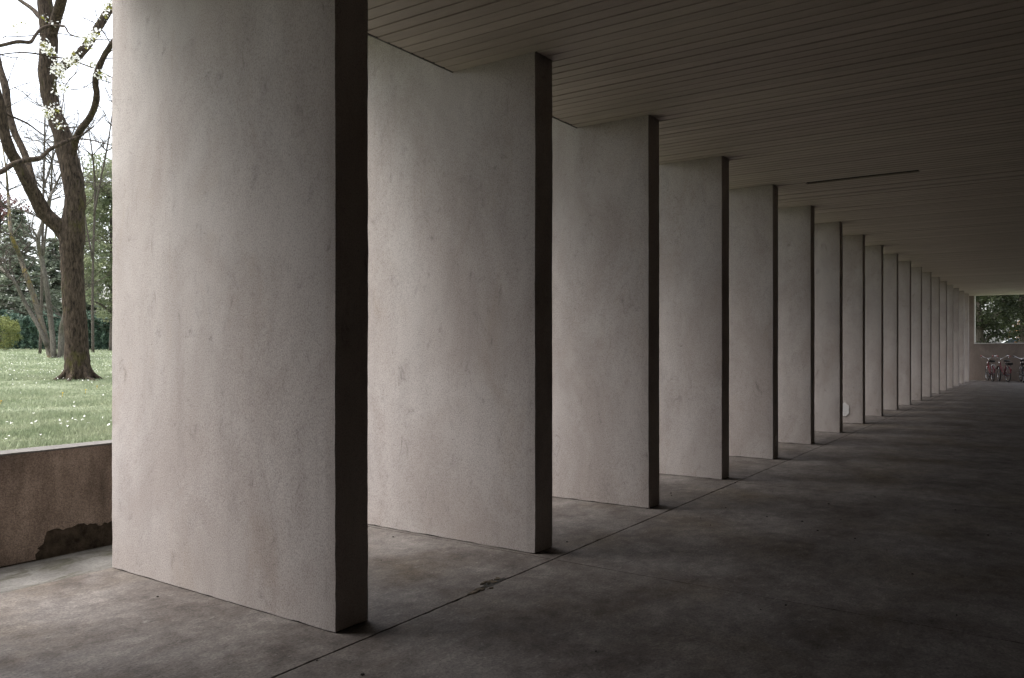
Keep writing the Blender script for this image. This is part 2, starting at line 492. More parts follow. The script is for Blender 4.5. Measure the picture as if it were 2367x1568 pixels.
for k in range(-4, NF):
    root = empty('wall_fin', (FX0 + STEP*k, FY0, 0))
    link('blade', fin_meshes[k % 5], root)
    link('foot', foot_mesh, root)
    if k < 0: lab = 'plastered concrete fin out of frame, on the near side of the widest fin'
    elif k == 0: lab = 'widest and nearest plastered concrete fin, beside the view of the lawn'
    elif k == NF-1: lab = 'farthest plastered concrete fin, last before the end wall with bicycles'
    elif k == 7: lab = 'eighth plastered concrete fin from the left, with a pale round patch low down'
    elif k == 4: lab = 'fifth plastered concrete fin from the left, with a small plate on its narrow end'
    else: lab = ORD[k] + ' plastered concrete fin of the row, counted from the left'
    tag(root, lab, 'pillar', 'row of concrete fins along the arcade')
    if k == 4:
        MB().box(0.09, 0.15, -0.008, 0.004, 0.17, 0.30).build('plate', M_FRAME, root)
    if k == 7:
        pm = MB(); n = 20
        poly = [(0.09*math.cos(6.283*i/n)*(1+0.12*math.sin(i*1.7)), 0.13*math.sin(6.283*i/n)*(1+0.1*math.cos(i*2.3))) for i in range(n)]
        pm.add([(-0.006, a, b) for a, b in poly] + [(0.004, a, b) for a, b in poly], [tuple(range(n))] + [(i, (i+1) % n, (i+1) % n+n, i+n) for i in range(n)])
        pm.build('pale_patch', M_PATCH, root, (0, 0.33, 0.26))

# ceiling: boards across the arcade, with an added dark sheet above the gaps
ceil = empty('ceiling'); tag(ceil, kind='structure')
def board_mb(mb, w, y0, y1, x=0.0, z=H):
    g = 0.0045
    a, b = x+g/2, x+w-g/2
    prof = [(a, z+0.016), (a, z+0.003), (a+0.003, z), (b-0.015, z), (b-0.012, z+0.002), (b-0.012, z+0.004), (b, z+0.004), (b, z+0.016)]
    n = len(prof)
    vs = [(px, y0, pz) for px, pz in prof] + [(px, y1, pz) for px, pz in prof]
    return mb.add(vs, [tuple(range(n)), tuple(range(2*n-1, n-1, -1))] + [(i, i+n, (i+1) % n+n, (i+1) % n) for i in range(n)])
long_me = board_mb(MB(), BW, BACKY, CY-0.012).mesh('ceiling_board', M_BOARD)
short_me = board_mb(MB(), BW, BACKY, FY0-0.014).mesh('ceiling_board', M_BOARD)
rest = MB()
i0 = -int((FX0 - NEARX) / BW)
i1 = int((ENDX - FX0) / BW) + 1
def on_fin(i): return (i % 16) in (0, 1) and i < 16*NF
SLOT = round((10.62 - FX0) / BW)
for i in range(i0, i1):
    x = FX0 + i*BW
    dz = random.gauss(0, 0.0012)
    if random.random() < 0.1: dz += 0.004
    if -24 <= i < 230:
        if i == SLOT:
            link('ceiling_board', board_mb(MB(), BW, 2.73, CY-0.012).mesh('ceiling_board', M_BOARD), ceil, (x, 0, dz))
            link('ceiling_board', board_mb(MB(), BW, BACKY, 1.41).mesh('ceiling_board', M_BOARD), ceil, (x, 0, dz))
        else:
            link('ceiling_board', short_me if on_fin(i) else long_me, ceil, (x + random.gauss(0, 0.0008), 0, dz))
    else:
        board_mb(rest, BW, BACKY if x < LIGHT_GAP_X else LIGHT_GAP_Y, (FY0-0.014) if on_fin(i) else CY-0.012, x, H+dz)
o = rest.build('ceiling_boards', M_BOARD, ceil); o['kind'] = 'stuff'
for k in range(-4, NF):      # edge angle between fins
    x0, x1 = FX0 + STEP*k + TH + 0.006, FX0 + STEP*(k+1) - 0.006
    MB().box(x0, min(x1, ENDX), CY-0.010, CY+0.004, H-0.004, H+0.06).build('edge_trim', M_TRIM, ceil)

MB().box(NEARX-6, LIGHT_GAP_X, BACKY, FY0-0.006, H+0.03, H+0.045).box(LIGHT_GAP_X+0.001, ENDX, LIGHT_GAP_Y, FY0-0.006, H+0.03, H+0.045).build('gap_shade_sheet', M_DARK, ceil)  # dark sheet added to deepen the shade seen through the board gaps
# storey above
up = empty('upper_storey', (0, 0, H))
tag(up, 'concrete storey carried by the fins above the boarded ceiling', 'building')
b = MB().box(NEARX-6, LIGHT_GAP_X, BACKY-0.3, FY0-0.004, H+0.05, H+0.4).box(LIGHT_GAP_X+0.001, ENDX+0.25, LIGHT_GAP_Y, FY0-0.004, H+0.05, H+0.4)
for k in range(-5, NF):
    x0, x1 = FX0 + STEP*k + TH + 0.004, FX0 + STEP*(k+1) - 0.004
    b.box(x0, x1, FY0-0.004, CY, H+0.062, UP)
b.build('floor_slab', M_SLAB, up, (0, 0, -H))
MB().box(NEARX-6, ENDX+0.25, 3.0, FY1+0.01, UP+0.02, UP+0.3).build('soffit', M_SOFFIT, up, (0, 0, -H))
MB().box(NEARX-6, LIGHT_GAP_X, BACKY-0.3, FY1+0.02, UP+0.3, 7.6).box(LIGHT_GAP_X+0.001, ENDX+0.25, LIGHT_GAP_Y, FY1+0.02, UP+0.3, 7.6).build('facade', M_FIN, up, (0, 0, -H))

# back wall and end wall
bw = MB().box(NEARX-6, LIGHT_GAP_X, BACKY-0.3, BACKY-0.002, -0.3, H+0.05).box(NEARX-6.25, NEARX-6, BACKY, FY1, -0.3, UP).build('back_wall', M_BACK)  # second box: unseen near-end wall, added to block light from behind the camera
tag(bw, 'plastered back wall closing the arcade opposite the fins', 'wall')
ew = empty('end_wall', (ENDX, 3.0, 0))
tag(ew, 'plastered end wall with a wide opening, behind the bicycles', 'wall')
OY0, OY1, OZ = -1.6, 3.07, 1.55
e = MB().box(0, 0.25, BACKY, FY1, -0.3, OZ).box(0, 0.25, OY1, FY1, OZ, UP).box(0, 0.25, BACKY, OY0, OZ, H).box(0.0, 0.25, LIGHT_GAP_Y, OY1, H+0.055, UP)
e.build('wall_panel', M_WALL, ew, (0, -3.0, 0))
MB().box(-0.02, 0.27, OY0, OY1-0.035, OZ, OZ+0.045).build('sill', M_FRAME, ew, (0, -3.0, 0))
MB().box(-0.02, 0.27, OY1-0.035, OY1+0.002, OZ, H+0.02).build('jamb', M_FRAME, ew, (0, -3.0, 0))

# low garden wall
lw = empty('low_wall', (0, 5.97, 0))
tag(lw, 'low brown rough-rendered wall with pale coping, between the fin and the lawn', 'wall')
WX0, WX1, WZ = NEARX-6, 36.6, 0.742
MB().box(WX0, WX1, 0.016, 0.19, -0.4, WZ).build('core', M_BARE, lw)
poly = [(WX0, -0.015), (2.74, -0.015)]
x = 2.74
edge = [(2.735, 0.02), (2.765, 0.045), (2.75, 0.06), (2.79, 0.085), (2.80, 0.13), (2.815, 0.168)]
poly += edge
x = 2.86
while x < 4.3:
    poly.append((x, 0.160 + 0.014*math.sin(x*5.0) + 0.008*math.sin(x*23) + random.uniform(-0.012, 0.012))); x += 0.022
poly += [(4.31, 0.10), (4.35, 0.05), (4.36, -0.015), (WX1, -0.015), (WX1, WZ), (WX0, WZ)]
bm = bmesh.new()
vs = [bm.verts.new((px, 0.0, pz)) for px, pz in poly]
f = bm.faces.new(vs); ret = bmesh.ops.extrude_face_region(bm, geom=[f])
for v in ret['geom']:
    if isinstance(v, bmesh.types.BMVert): v.co.y = 0.0155
bmesh.ops.triangulate(bm, faces=[fc for fc in bm.faces if len(fc.verts) > 4])
bmesh.ops.recalc_face_normals(bm, faces=bm.faces)
me = bpy.data.meshes.new('render_coat'); bm.to_mesh(me); bm.free(); me.materials.append(M_RENDER)
link('render_coat', me, lw)
cp = MB()
x = WX0; n = 0
tops = []
while x < WX1:
    tops.append(x); x += 0.12
vs, fs = [], []
for i, x in enumerate(tops):
    a, b2 = random.gauss(0, 0.0012), random.gauss(0, 0.001)
    vs += [(x, -0.006+a*0.8, WZ), (x, -0.004+a, WZ+0.012+b2), (x, 0.205+a, WZ+0.012-b2), (x, 0.205, WZ)]
for i in range(len(tops)-1):
    for k in range(4):
        fs.append((4*i+k, 4*i+4+k, 4*i+4+(k+1) % 4, 4*i+(k+1) % 4))
cp.add(vs, fs).build('coping', M_COPING, lw)

# ------------------------------------------------------------------ the ground outside
def lawn_z(y):
    return 0.54 + 0.0118*np.minimum(y, 75)
ys = np.concatenate([np.linspace(6.17, 14, 24), np.linspace(15, 75, 30), [120, 300, 800, 2000]])
xs = np.concatenate([[-2000, -600, -200, -80], np.linspace(-40, 80, 61), [150, 400, 1000, 2500]])
XX, YY = np.meshgrid(xs, ys)
bump = (0.018*np.sin(XX*0.9+1.1)*np.sin(YY*0.7) + 0.03*np.sin(XX*0.31)*np.cos(YY*0.27))*np.clip((YY-6.4)/2, 0, 1)
ZZ = lawn_z(YY) + bump
nx_, ny_ = len(xs), len(ys)
V = np.stack([XX.ravel(), YY.ravel(), ZZ.ravel()], 1)
ii = np.arange((ny_-1)*nx_).reshape(ny_-1, nx_)[:, :-1].ravel()
lawn = link('lawn', mesh_np('lawn', V, np.stack([ii, ii+1, ii+nx_+1, ii+nx_], 1), M_LAWN, True))
tag(lawn, kind='structure')
def gz(x, y):
    return 0.54 + 0.0118*min(y, 75) + (0.018*math.sin(x*0.9+1.1)*math.sin(y*0.7) + 0.03*math.sin(x*0.31)*math.cos(y*0.27))*max(0, min(1, (y-6.4)/2))
yard = MB().box(-2000, 2500, -2000, 6.17, -1.2, -0.36).build('ground', M_GUTTER); tag(yard, kind='structure')
vy = MB().add([(ENDX+0.26, -200, -0.05), (400, -200, -0.05), (400, 6.17, -0.05), (ENDX+0.26, 6.17, -0.05)], [(0, 1, 2, 3)]).build('yard', M_LAWN); tag(vy, kind='structure')

# grass
def blades(name, n, y0, y1, hgt, wid, x_of):
    y = y0 + (y1-y0)*rng.random(n)**1.35
    x = x_of(y, rng.random(n))
    z = lawn_z(y) + (0.018*np.sin(x*0.9+1.1)*np.sin(y*0.7) + 0.03*np.sin(x*0.31)*np.cos(y*0.27))*np.clip((y-6.4)/2, 0, 1)
    patch = 0.6 + 0.5*np.sin(x*2.1+np.sin(y*1.7)*2)*np.sin(y*1.3) + 0.25*rng.standard_normal(n)
    h = hgt*np.clip(patch, 0.3, 1.5)*(0.7+0.6*rng.random(n)); w = wid*(0.7+0.6*rng.random(n))
    a = rng.random(n)*6.283; ln = rng.random(n)*0.9; la = rng.random(n)*6.283
    dx, dy = np.cos(a)*w/2, np.sin(a)*w/2
    p0 = np.stack([x-dx, y-dy, z-0.005], 1); p1 = np.stack([x+dx, y+dy, z-0.005], 1)
    p2 = np.stack([x+np.cos(la)*ln*h, y+np.sin(la)*ln*h, z+h], 1)
    V = np.stack([p0, p1, p2], 1).reshape(-1, 3)
    return mesh_np(name, V, np.arange(3*n).reshape(-1, 3), M_BLADE)
g = link('grass', blades('grass', 150000, 6.2, 20, 0.055, 0.011, lambda y, r: y*0.30 + (y*0.36+1.5)*r - 0.5))
tag(g, 'short patchy lawn grass behind the low wall', 'grass', kind='stuff')
g = link('grass', blades('grass', 60000, 18, 60, 0.08, 0.035, lambda y, r: y*0.30 + (y*0.36+1.5)*r - 0.5))
tag(g, 'distant lawn grass running back to the hedge', 'grass', kind='stuff')
# daisies
n = 4200
y = 6.6 + 45*rng.random(n)**1.6
x = y*0.30 + (y*0.36+1.5)*rng.random(n) - 0.5
near = np.exp(-((y-8.7-0.25*np.sin(x*2.0))/0.45)**2)*0.75
far = np.clip((y-15)/4, 0, 1)*0.8*(0.5+0.5*np.sin(x*0.9+y*0.8))
keep = rng.random(n) < np.maximum(np.maximum(near, far), 0.05)
x, y = x[keep], y[keep]; n = len(x)
z = lawn_z(y) + (0.018*np.sin(x*0.9+1.1)*np.sin(y*0.7) + 0.03*np.sin(x*0.31)*np.cos(y*0.27))*np.clip((y-6.4)/2, 0, 1) + 0.05 + 0.02*rng.random(n)
r = 0.009 + 0.006*rng.random(n)
ang = np.arange(6)*math.pi/3
V = np.stack([x[:, None] + r[:, None]*np.cos(ang), y[:, None] + r[:, None]*np.sin(ang), z[:, None] + 0.008*rng.standard_normal((n, 6))], 2).reshape(-1, 3)
d = link('daisies', mesh_np('daisies', V, np.arange(6*n).reshape(-1, 6), M_PETAL)); tag(d, 'small white daisies scattered over the lawn', 'flowers', kind='stuff')

q = MB(); random.seed(8)
for i in range(5):
    fy = random.uniform(8, 19); fx = fy*random.uniform(0.40, 0.58); fz = gz(fx, fy)
    q.tube([(fx, fy, fz), (fx+0.01, fy, fz+0.07)], 0.003, 4); q.ball((fx+0.01, fy, fz+0.075), 0.014, 0.014, 0.008, 8, 4)
d = q.build('dandelions', M_YELLOW); tag(d, 'few yellow dandelions dotted over the lawn', 'flowers', kind='stuff')

# ------------------------------------------------------------------ vegetation tools
def leaf_mesh(name, C, size, mat, flat_=0.0, asp=0.55):
    """one diamond leaf for each centre"""
    n = len(C)
    u = rng.standard_normal((n, 3)); u[:, 2] *= (1-flat_); u /= np.linalg.norm(u, axis=1, keepdims=True)
    w = rng.standard_normal((n, 3)); w -= u*np.sum(u*w, axis=1, keepdims=True); w /= np.linalg.norm(w, axis=1, keepdims=True)
    s = size*(0.6+0.8*rng.random(n))[:, None]
    V = np.stack([C-u*s*0.5, C+w*s*asp*0.5, C+u*s*0.5, C-w*s*asp*0.5], 1).reshape(-1, 3)
    return mesh_np(name, V, np.arange(4*n).reshape(-1, 4), mat)
def clump_pts(centres, radii, per, squash=0.7):
    out = []
    for c, r in zip(centres, radii):
        k = max(4, int(per))
        p = rng.standard_normal((k, 3)); p /= np.linalg.norm(p, axis=1, keepdims=True)
        p *= (rng.random(k)**0.45)[:, None]*r; p[:, 2] *= squash
        out.append(np.asarray(c) + p)
    return np.concatenate(out)
def ellipsoid_centres(c, rx, ry, rz, n, shell=0.5):
    p = rng.standard_normal((n, 3)); p /= np.linalg.norm(p, axis=1, keepdims=True)
    p *= (shell + (1-shell)*rng.random(n))[:, None]
    return np.asarray(c) + p*np.array([rx, ry, rz])
def limb(mb, pts, rad, n=8, step=3, jit=0.05):
    p, r = smooth_path(pts, rad, step); mb.tube(p, r, n, True, jit)
def twigs(mb, p, direction, length, rad, depth, spread=0.6):
    """a thin branching spray"""
    d = Vector(direction).normalized(); pts = [Vector(p)]; rs = [rad]
    k = 5
    for i in range(k):
        d = (d + Vector((random.gauss(0, .16), random.gauss(0, .16), random.gauss(0.03, .12)))).normalized()
        pts.append(pts[-1] + d*length/k); rs.append(rad*(1-0.7*(i+1)/k))
    mb.tube(pts, rs, 4 if rad < 0.03 else 6, False)
    if depth > 0:
        for _ in range(random.choice((3, 4, 5))):
            i = random.randint(1, k-1)
            nd = (d + Vector((random.gauss(0, spread), random.gauss(0, spread), random.gauss(0.1, spread*0.7)))).normalized()
            twigs(mb, pts[i], nd, length*random.uniform(0.4, 0.7), max(rs[i]*0.6, 0.004), depth-1, spread)

# ---- the dark tree in front
D = 17.3
def P(x, y, dd=0.0): return at(x, y, D + dd)
s = D/1845.0/2             # radius in metres of a limb one pixel wide
base = P(180, 880); base.z = gz(base.x, base.y)
tree = empty('garden_tree', base)
tag(tree, 'large dark-barked forked tree with white blossom on the lawn', 'tree')
tr = MB()
def T(pts, widths, n=12, step=4, dds=None, jit=0.05, mb=None):
    dds = dds or [0]*len(pts)
    q = [P(x, y, dd) - base for (x, y), dd in zip(pts, dds)]
    limb(mb or tr, q, [w*s for w in widths], n, step, jit)
T([(181,890),(180,868),(179,845),(177,800),(172,720),(168,650),(166,590),(167,545),(170,500),(174,455),(166,401),(152,345),(141,302),(124,262),(113,211),(109,160),(113,115),(112,72),(108,40),(103,0),(98,-60),(90,-150),(95,-260),(88,-400)],
  [70,60,54,51,49,47,48,56,48,44,44,42,38,35,36,38,38,36,34,32,28,24,18,8], 16, 4, None, 0.06)
T([(115,100),(125,60),(134,30),(142,0),(150,-50),(166,-140),(160,-260),(175,-380)], [22,24,24,23,20,16,11,5], 12, 3, [0,-.1,-.2,-.4,-.6,-1,-1.5,-2])
T([(116,190),(132,166),(150,150),(181,127),(205,100),(229,60),(260,12),(300,-40),(330,-130),(370,-240)], [18,20,22,22,21,20,19,16,12,6], 10, 3, [0,.1,.2,.4,.6,.8,1,1.3,1.6,2])
T([(164,390),(170,345),(181,308),(208,272),(223,229),(221,181),(238,136),(257,103),(285,60),(300,0)], [16,17,15,14,13,13,12,11,8,5], 10, 3, [0,-.1,-.3,-.6,-.8,-1,-1.2,-1.4,-1.6,-1.8], 0.09)
T([(160,560),(142,530),(120,510),(100,488),(78,447),(58,412),(42,380),(22,345),(9,302),(2,256),(-14,190),(-30,100),(-60,0),(-80,-140)], [34,36,34,33,30,26,24,24,22,21,18,16,12,6], 12, 3, [0,-.1,-.2,-.3,-.5,-.7,-.8,-1,-1.1,-1.2,-1.4,-1.6,-2,-2.4])
T([(86,462),(74,413),(57,356),(34,308),(19,256),(14,211),(5,175),(-4,140),(-20,60),(-10,-40)], [14,16,16,15,16,17,15,13,10,6], 10, 3, [-.3,-.2,0,.1,.2,.3,.4,.5,.6,.8], 0.08)
for a in range(7):            # root flare
    an = a*0.9 + 0.3
    e = Vector((math.cos(an), math.sin(an), 0))
    limb(tr, [e*0.13+Vector((0,0,0.42)), e*0.26+Vector((0,0,0.14)), e*0.42+Vector((0,0,0.02)), e*(0.6+0.15*(a % 3))+Vector((0,0,-0.05))], [0.09, 0.065, 0.045, 0.015], 8, 3, 0.1)
tr.build('trunk', M_BARK, tree)
br = MB()
def B(pts, widths, dds=None): T(pts, widths, 6, 4, dds, 0.08, br)
B([(184,316),(157,326),(118,344),(103,358),(87,368),(62,370),(30,380),(0,398),(-40,400)], [9,9,9,9,11,11,11,11,8], [-.3,-.6,-.9,-1,-1.2,-1.4,-1.7,-2,-2.3])
B([(178,322),(200,305),(217,293)], [6,4,2], [-.3,-.5,-.7])
B([(178,321),(210,324),(260,337),(300,345)], [4,3,2,1.5], [-.3,-.7,-1.2,-1.5])
B([(116,66),(121,60),(100,64),(87,75),(78,88),(69,98),(39,97),(0,106),(-40,112)], [8,7,7,7,7,8,8,7,5], [-.1,-.3,-.5,-.7,-.8,-.9,-1.2,-1.5,-1.8])
B([(121,60),(140,60),(151,63),(160,78),(181,86)], [6,5,4,3,2], [-.3,-.5,-.6,-.7,-.8])
B([(118,131),(80,124),(45,122),(0,127),(-40,140)], [4,3.5,3,2.5,2], [-.3,-.6,-.9,-1.2,-1.5])
B([(118,131),(150,136),(181,145),(220,160),(260,180),(300,196)], [4,3.5,3,3,2.5,2], [-.3,-.5,-.7,-.9,-1.2,-1.4])
B([(-30,232),(0,250),(18,265),(60,284),(87,303),(103,315)], [6,5,5,4,3,2], [-1.2,-1.1,-1,-.9,-.8,-.8])
B([(106,52),(88,36),(75,21),(45,0),(10,-30)], [10,11,10,9,7], [0,.3,.5,.8,1])
B([(0,86),(60,84),(130,77),(200,90),(258,92)], [2,2,2,2,2], [-.9,-.8,-.6,-.4,-.2])
random.seed(21)
for (x, y, dd) in [(229,60,.8),(221,181,-1),(238,136,-1.2),(103,0,0),(142,0,-.4),(0,106,-1.5),(0,127,-1.2),(260,180,-1.2),(14,211,.3),(2,256,-1.2),(257,103,-1.4)]:
    for _ in range(2):
        twigs(br, P(x, y, dd)-base, (random.gauss(0, 1), random.gauss(0, .6), random.gauss(.4, .5)), random.uniform(0.7, 1.6), 0.012, 1)
br.build('branches', M_BARK, tree)
# blossom clusters along the twigs
K = .3018
bl = [(330,330,26),(370,390,40),(350,360,26),(450,500,40),(430,540,26),(470,560,30),(480,650,26),(455,690,18),(350,850,22),(380,875,26),(430,830,18),(430,940,14),
      (650,290,30),(690,270,34),(720,250,22),(680,340,18),(520,420,26),(560,460,30),(530,470,22),(720,490,24),(770,560,30),(750,520,18),(810,40,26),(840,20,20),(800,110,18),(640,300,16),(455,190,10),
      (100,200,10),(130,230,10),(150,160,8),(840,610,14),(700,480,20),(470,965,8),(340,130,6),(560,400,18),(850,330,14)]
cs, rs_ = [], []
PT, YL = [], []
for cx, cy, n in bl:
    c0 = np.array(P(cx*K, cy*K, random.uniform(-1.3, -.3)) - base)
    PT.append(clump_pts([c0], [0.17], n*1.4, 0.8)); YL.append(clump_pts([c0 + np.array([0.02, 0, -0.04])], [0.10], max(3, n*0.35), 0.7))
link('blossom', leaf_mesh('blossom', np.concatenate(PT), 0.048, M_PETAL, 0.3, 0.9), tree)
link('young_leaves', leaf_mesh('young_leaves', np.concatenate(YL), 0.07, M_YOUNG, 0.2, 0.6), tree)

# ---- pale many-stemmed tree with yellow lichen
def stems_tree(name, label, D2, basepx, stems, mat, twig_pts, seed, tw_len=2.2, depth=2, lichen=False):
    global D
    random.seed(seed)
    b0 = at(*basepx, D2); b0.z = gz(b0.x, b0.y)
    t = empty(name, b0); tag(t, label, 'tree')
    s2 = D2/1845.0/2
    mb = MB(); tw = MB()
    for pts, w in stems:
        q = [at(x, y, D2 + i*0.15*random.uniform(-1, 1)) - b0 for i, (x, y) in enumerate(pts)]
        if lichen and pts is stems[0][0]:
            lm = MB(); limb(lm, q, [a*s2 for a in w], 8, 3, 0.06)
            lo = lm.build('stem', M_LICHEN, t); lo['label'] = 'leaning stem coated with yellow lichen'
        else: limb(mb, q, [a*s2 for a in w], 8, 3, 0.06)
        for i in range(len(q)//2, len(q)):
            for _ in range(twig_pts):
                twigs(tw, q[i], (random.gauss(0, 1), random.gauss(0, .8), random.gauss(.7, .4)), tw_len*random.uniform(.5, 1), 0.025, depth)
    mb.build('trunk', mat, t); tw.build('branches', M_BARK3, t)
    return t, b0
stems_tree('bare_tree', 'pale grey multi-stemmed tree streaked with yellow lichen, behind the dark tree', 32.7, (125, 830), [
    ([(117,832),(114,815),(100,761),(78,686),(60,637),(45,589),(27,547),(21,486),(18,441),(14,390),(4,330)], [16,13,13,12,11,10,8,7,6,4,2]),
    ([(122,832),(124,812),(116,728),(106,652),(95,592),(88,556),(100,510),(112,465),(130,426),(150,380),(160,320)], [14,13,12,11,10,9,7,6,5,3,2]),
    ([(136,832),(140,815),(142,767),(148,737),(160,690),(178,630),(190,560)], [16,14,13,12,10,7,4]),
    ([(108,800),(91,758),(60,704),(36,655),(18,634),(-5,615),(-40,590)], [10,10,9,8,7,6,4]),
    ([(100,590),(107,530),(118,450),(120,380),(128,300)], [6,5,5,4,2])], M_BARK2, 5, 5, lichen=True)
stems_tree('bare_tree', 'slender grey bare tree with fine twigs against the white sky', 40.0, (96, 824), [
    ([(92,826),(96,700),(99,520),(101,420),(103,330),(104,250),(102,180)], [7,7,6,5,4,3,1.5]),
    ([(100,440),(118,380),(133,330),(140,280),(150,200)], [4,4,3,3,1.5])], M_BARK3, 4, 9, 2.6)
stems_tree('bare_tree', 'thin bare sapling whose twigs cross the sky beside the widest fin', 44.0, (215, 822), [
    ([(215,824),(214,700),(216,560),(220,440),(214,360),(205,300)], [7,6,5,5,4,2]),
    ([(217,500),(232,420),(246,350),(256,290),(262,240)], [5,4,4,3,2]),
    ([(214,600),(196,500),(190,420),(180,340)], [4,4,3,2])], M_BARK3, 5, 13, 2.8)

# ---- dense trees, hedge, bush
def crown_tree(name, label, pos, h, rx, rz, mat, bmat, nc, per, leaf, clump_r, seed, base_h=0.3, squash=0.7, cat='tree', shell=0.45, group=None):
    global rng
    rng = np.random.default_rng(seed); random.seed(seed)
    t = empty(name, pos); tag(t, label, cat, group)
    mb = MB()
    limb(mb, [(0,0,-0.2), (0.05,0,h*0.3), (-0.1,0.1,h*0.6), (0.05,0,h*0.92)], [0.03*h, 0.022*h, 0.015*h, 0.004*h], 8, 4)
    c = ellipsoid_centres((0, 0, base_h + (h-base_h)/2), rx, rx, (h-base_h)/2*rz, nc, shell)
    for k in range(min(18, nc)):
        e = Vector(c[k]); z0 = max(0.4, min(h*0.8, e.z - 0.25*Vector((e.x, e.y, 0)).length - 0.5))
        limb(mb, [(0, 0, z0), tuple(Vector((e.x*0.5, e.y*0.5, (z0+e.z)/2+0.2))), tuple(e)], [0.008*h, 0.005*h, 0.002*h], 5, 2)
    mb.build('trunk', bmat, t)
    pts = clump_pts(c, clump_r*(0.6+0.8*rng.random(nc)), per, squash)
    pts = pts[pts[:, 2] > 0.02]
    link('crown', leaf_mesh('crown', pts, leaf, mat, 0.2), t)
    return t
def on_lawn(px, d):
    p = at(px, 800, d); return (p.x, p.y, gz(p.x, p.y))

def conifer(name, label, pos, h, r0, mat, seed, tiers=26, leaf=0.16, dens=1.0, droop=0.25):
    """layered branches that carry sprays of needles"""
    global rng
    rng = np.random.default_rng(seed); random.seed(seed)
    t = empty(name, pos); tag(t, label, 'tree')
    mb = MB(); limb(mb, [(0,0,-0.2), (0.05,0,h*0.5), (0,0.05,h)], [0.022*h, 0.014*h, 0.002*h], 8, 4)
    C = []
    for i in range(tiers):
        f = (i+0.5)/tiers; z = h*(0.03 + 0.95*f); r = r0*(1-f)**0.75*random.uniform(0.75, 1.15) + 0.2
        for k in range(8):
            a = random.random()*6.283; rr = r*random.uniform(0.7, 1.1)
            e = np.array([math.cos(a)*rr, math.sin(a)*rr, z - droop*rr*random.uniform(0.4, 1.2)])
            mb.tube([(0, 0, z), tuple(e*np.array([.55,.55,0]) + np.array([0, 0, z+0.05])), tuple(e)], [0.035, 0.022, 0.006], 4, False)
            m_ = int(46*dens*(0.4 + rr/r0))
            tt = rng.random(m_)**0.6
            p = np.array([0, 0, z])*(1-tt)[:, None] + e*tt[:, None]
            p += rng.standard_normal((m_, 3))*np.array([0.24, 0.24, 0.10])*(0.5 + 0.6*rr/ r0)
            C.append(p)
    C = np.concatenate(C); C = C[C[:, 2] > 0.03]
    mb.build('trunk', M_BARK3, t)
    link('crown', leaf_mesh('crown', C, leaf, mat, 0.5, 0.4), t)
    return t
conifer('conifer', 'tall dark conifer left of the dark trunk, sky showing through', on_lawn(40, 60), 10.6, 3.6, M_CEDAR, 31, 30, 0.30, 1.6)
conifer('conifer', 'dark conifer behind the pale stems, right of the tallest conifer', on_lawn(122, 64), 9.0, 3.2, M_CEDAR, 32, 26, 0.30, 1.5)
conifer('conifer', 'dark conifer at the left picture edge behind the round bush', on_lawn(-55, 62), 9.6, 3.4, M_CEDAR, 33, 28, 0.30, 1.5)
conifer('conifer', 'low dark conifer beside the pale-leaved tree', on_lawn(205, 66), 7.4, 2.9, M_CEDAR, 34, 22, 0.30, 1.5)
crown_tree('leafy_tree', 'pale green spring-leaved tree beside the widest fin', on_lawn(266, 50), 12.9, 2.75, 1.0, M_PALE, M_BARK3, 420, 80, 0.17, 0.62, 41, 1.6, 0.6)
crown_tree('leafy_tree', 'pale green tree hidden mostly behind the widest fin', on_lawn(380, 56), 11.5, 3.6, 1.0, M_PALE, M_BARK3, 130, 40, 0.22, 0.9, 42, 1.4, 0.6)
crown_tree('plum_tree', 'purple-leaved tree at the left picture edge above the conifers', on_lawn(0, 72), 15.0, 2.2, 0.55, M_PLUM, M_BARK3, 60, 26, 0.22, 0.8, 43, 9.0, 0.7)
crown_tree('round_bush', 'light green clipped round bush at the left picture edge', on_lawn(-8, 48), 2.05, 1.3, 1.0, M_BUSH, M_BARK3, 150, 60, 0.09, 0.28, 44, 0.0, 0.9, 'bush', 0.75)
# clipped conifer hedge
rng = np.random.default_rng(5); random.seed(5)
a, b2 = Vector(on_lawn(-160, 57)), Vector(on_lawn(700, 52))
hd = empty('hedge', a); tag(hd, 'long dark green conifer hedge closing the far side of the lawn', 'hedge')
n = 60000
t = rng.random(n); dirv = np.array(b2-a); side = np.array([-dirv[1], dirv[0], 0])/np.linalg.norm(dirv[:2])
hh = 2.25 + 0.25*np.sin(t*60) + 0.15*np.sin(t*171)
zz = hh*rng.random(n)**0.8
off = np.where(rng.random(n) < 0.75, -1.0, rng.random(n)*2-1)*(0.75 + 0.18*np.sin(t*260)+0.12*np.sin(zz*7+t*90))
C = t[:, None]*dirv + off[:, None]*(-side if side[1] > 0 else side)*-1 + np.stack([np.zeros(n), np.zeros(n), zz], 1) + 0.06*rng.standard_normal((n, 3))
link('foliage', leaf_mesh('foliage', C, 0.20, M_HEDGE, 0.3, 0.5), hd)
hb = MB()
for k in range(40):
    q = Vector(dirv)*((k+0.5)/40)
    limb(hb, [q+Vector((0,0,-0.1)), q+Vector((0.05,0.1,1.0)), q+Vector((0,0,2.1))], [0.06, 0.04, 0.01], 6, 2)
hb.build('stems', M_BARK3, hd)

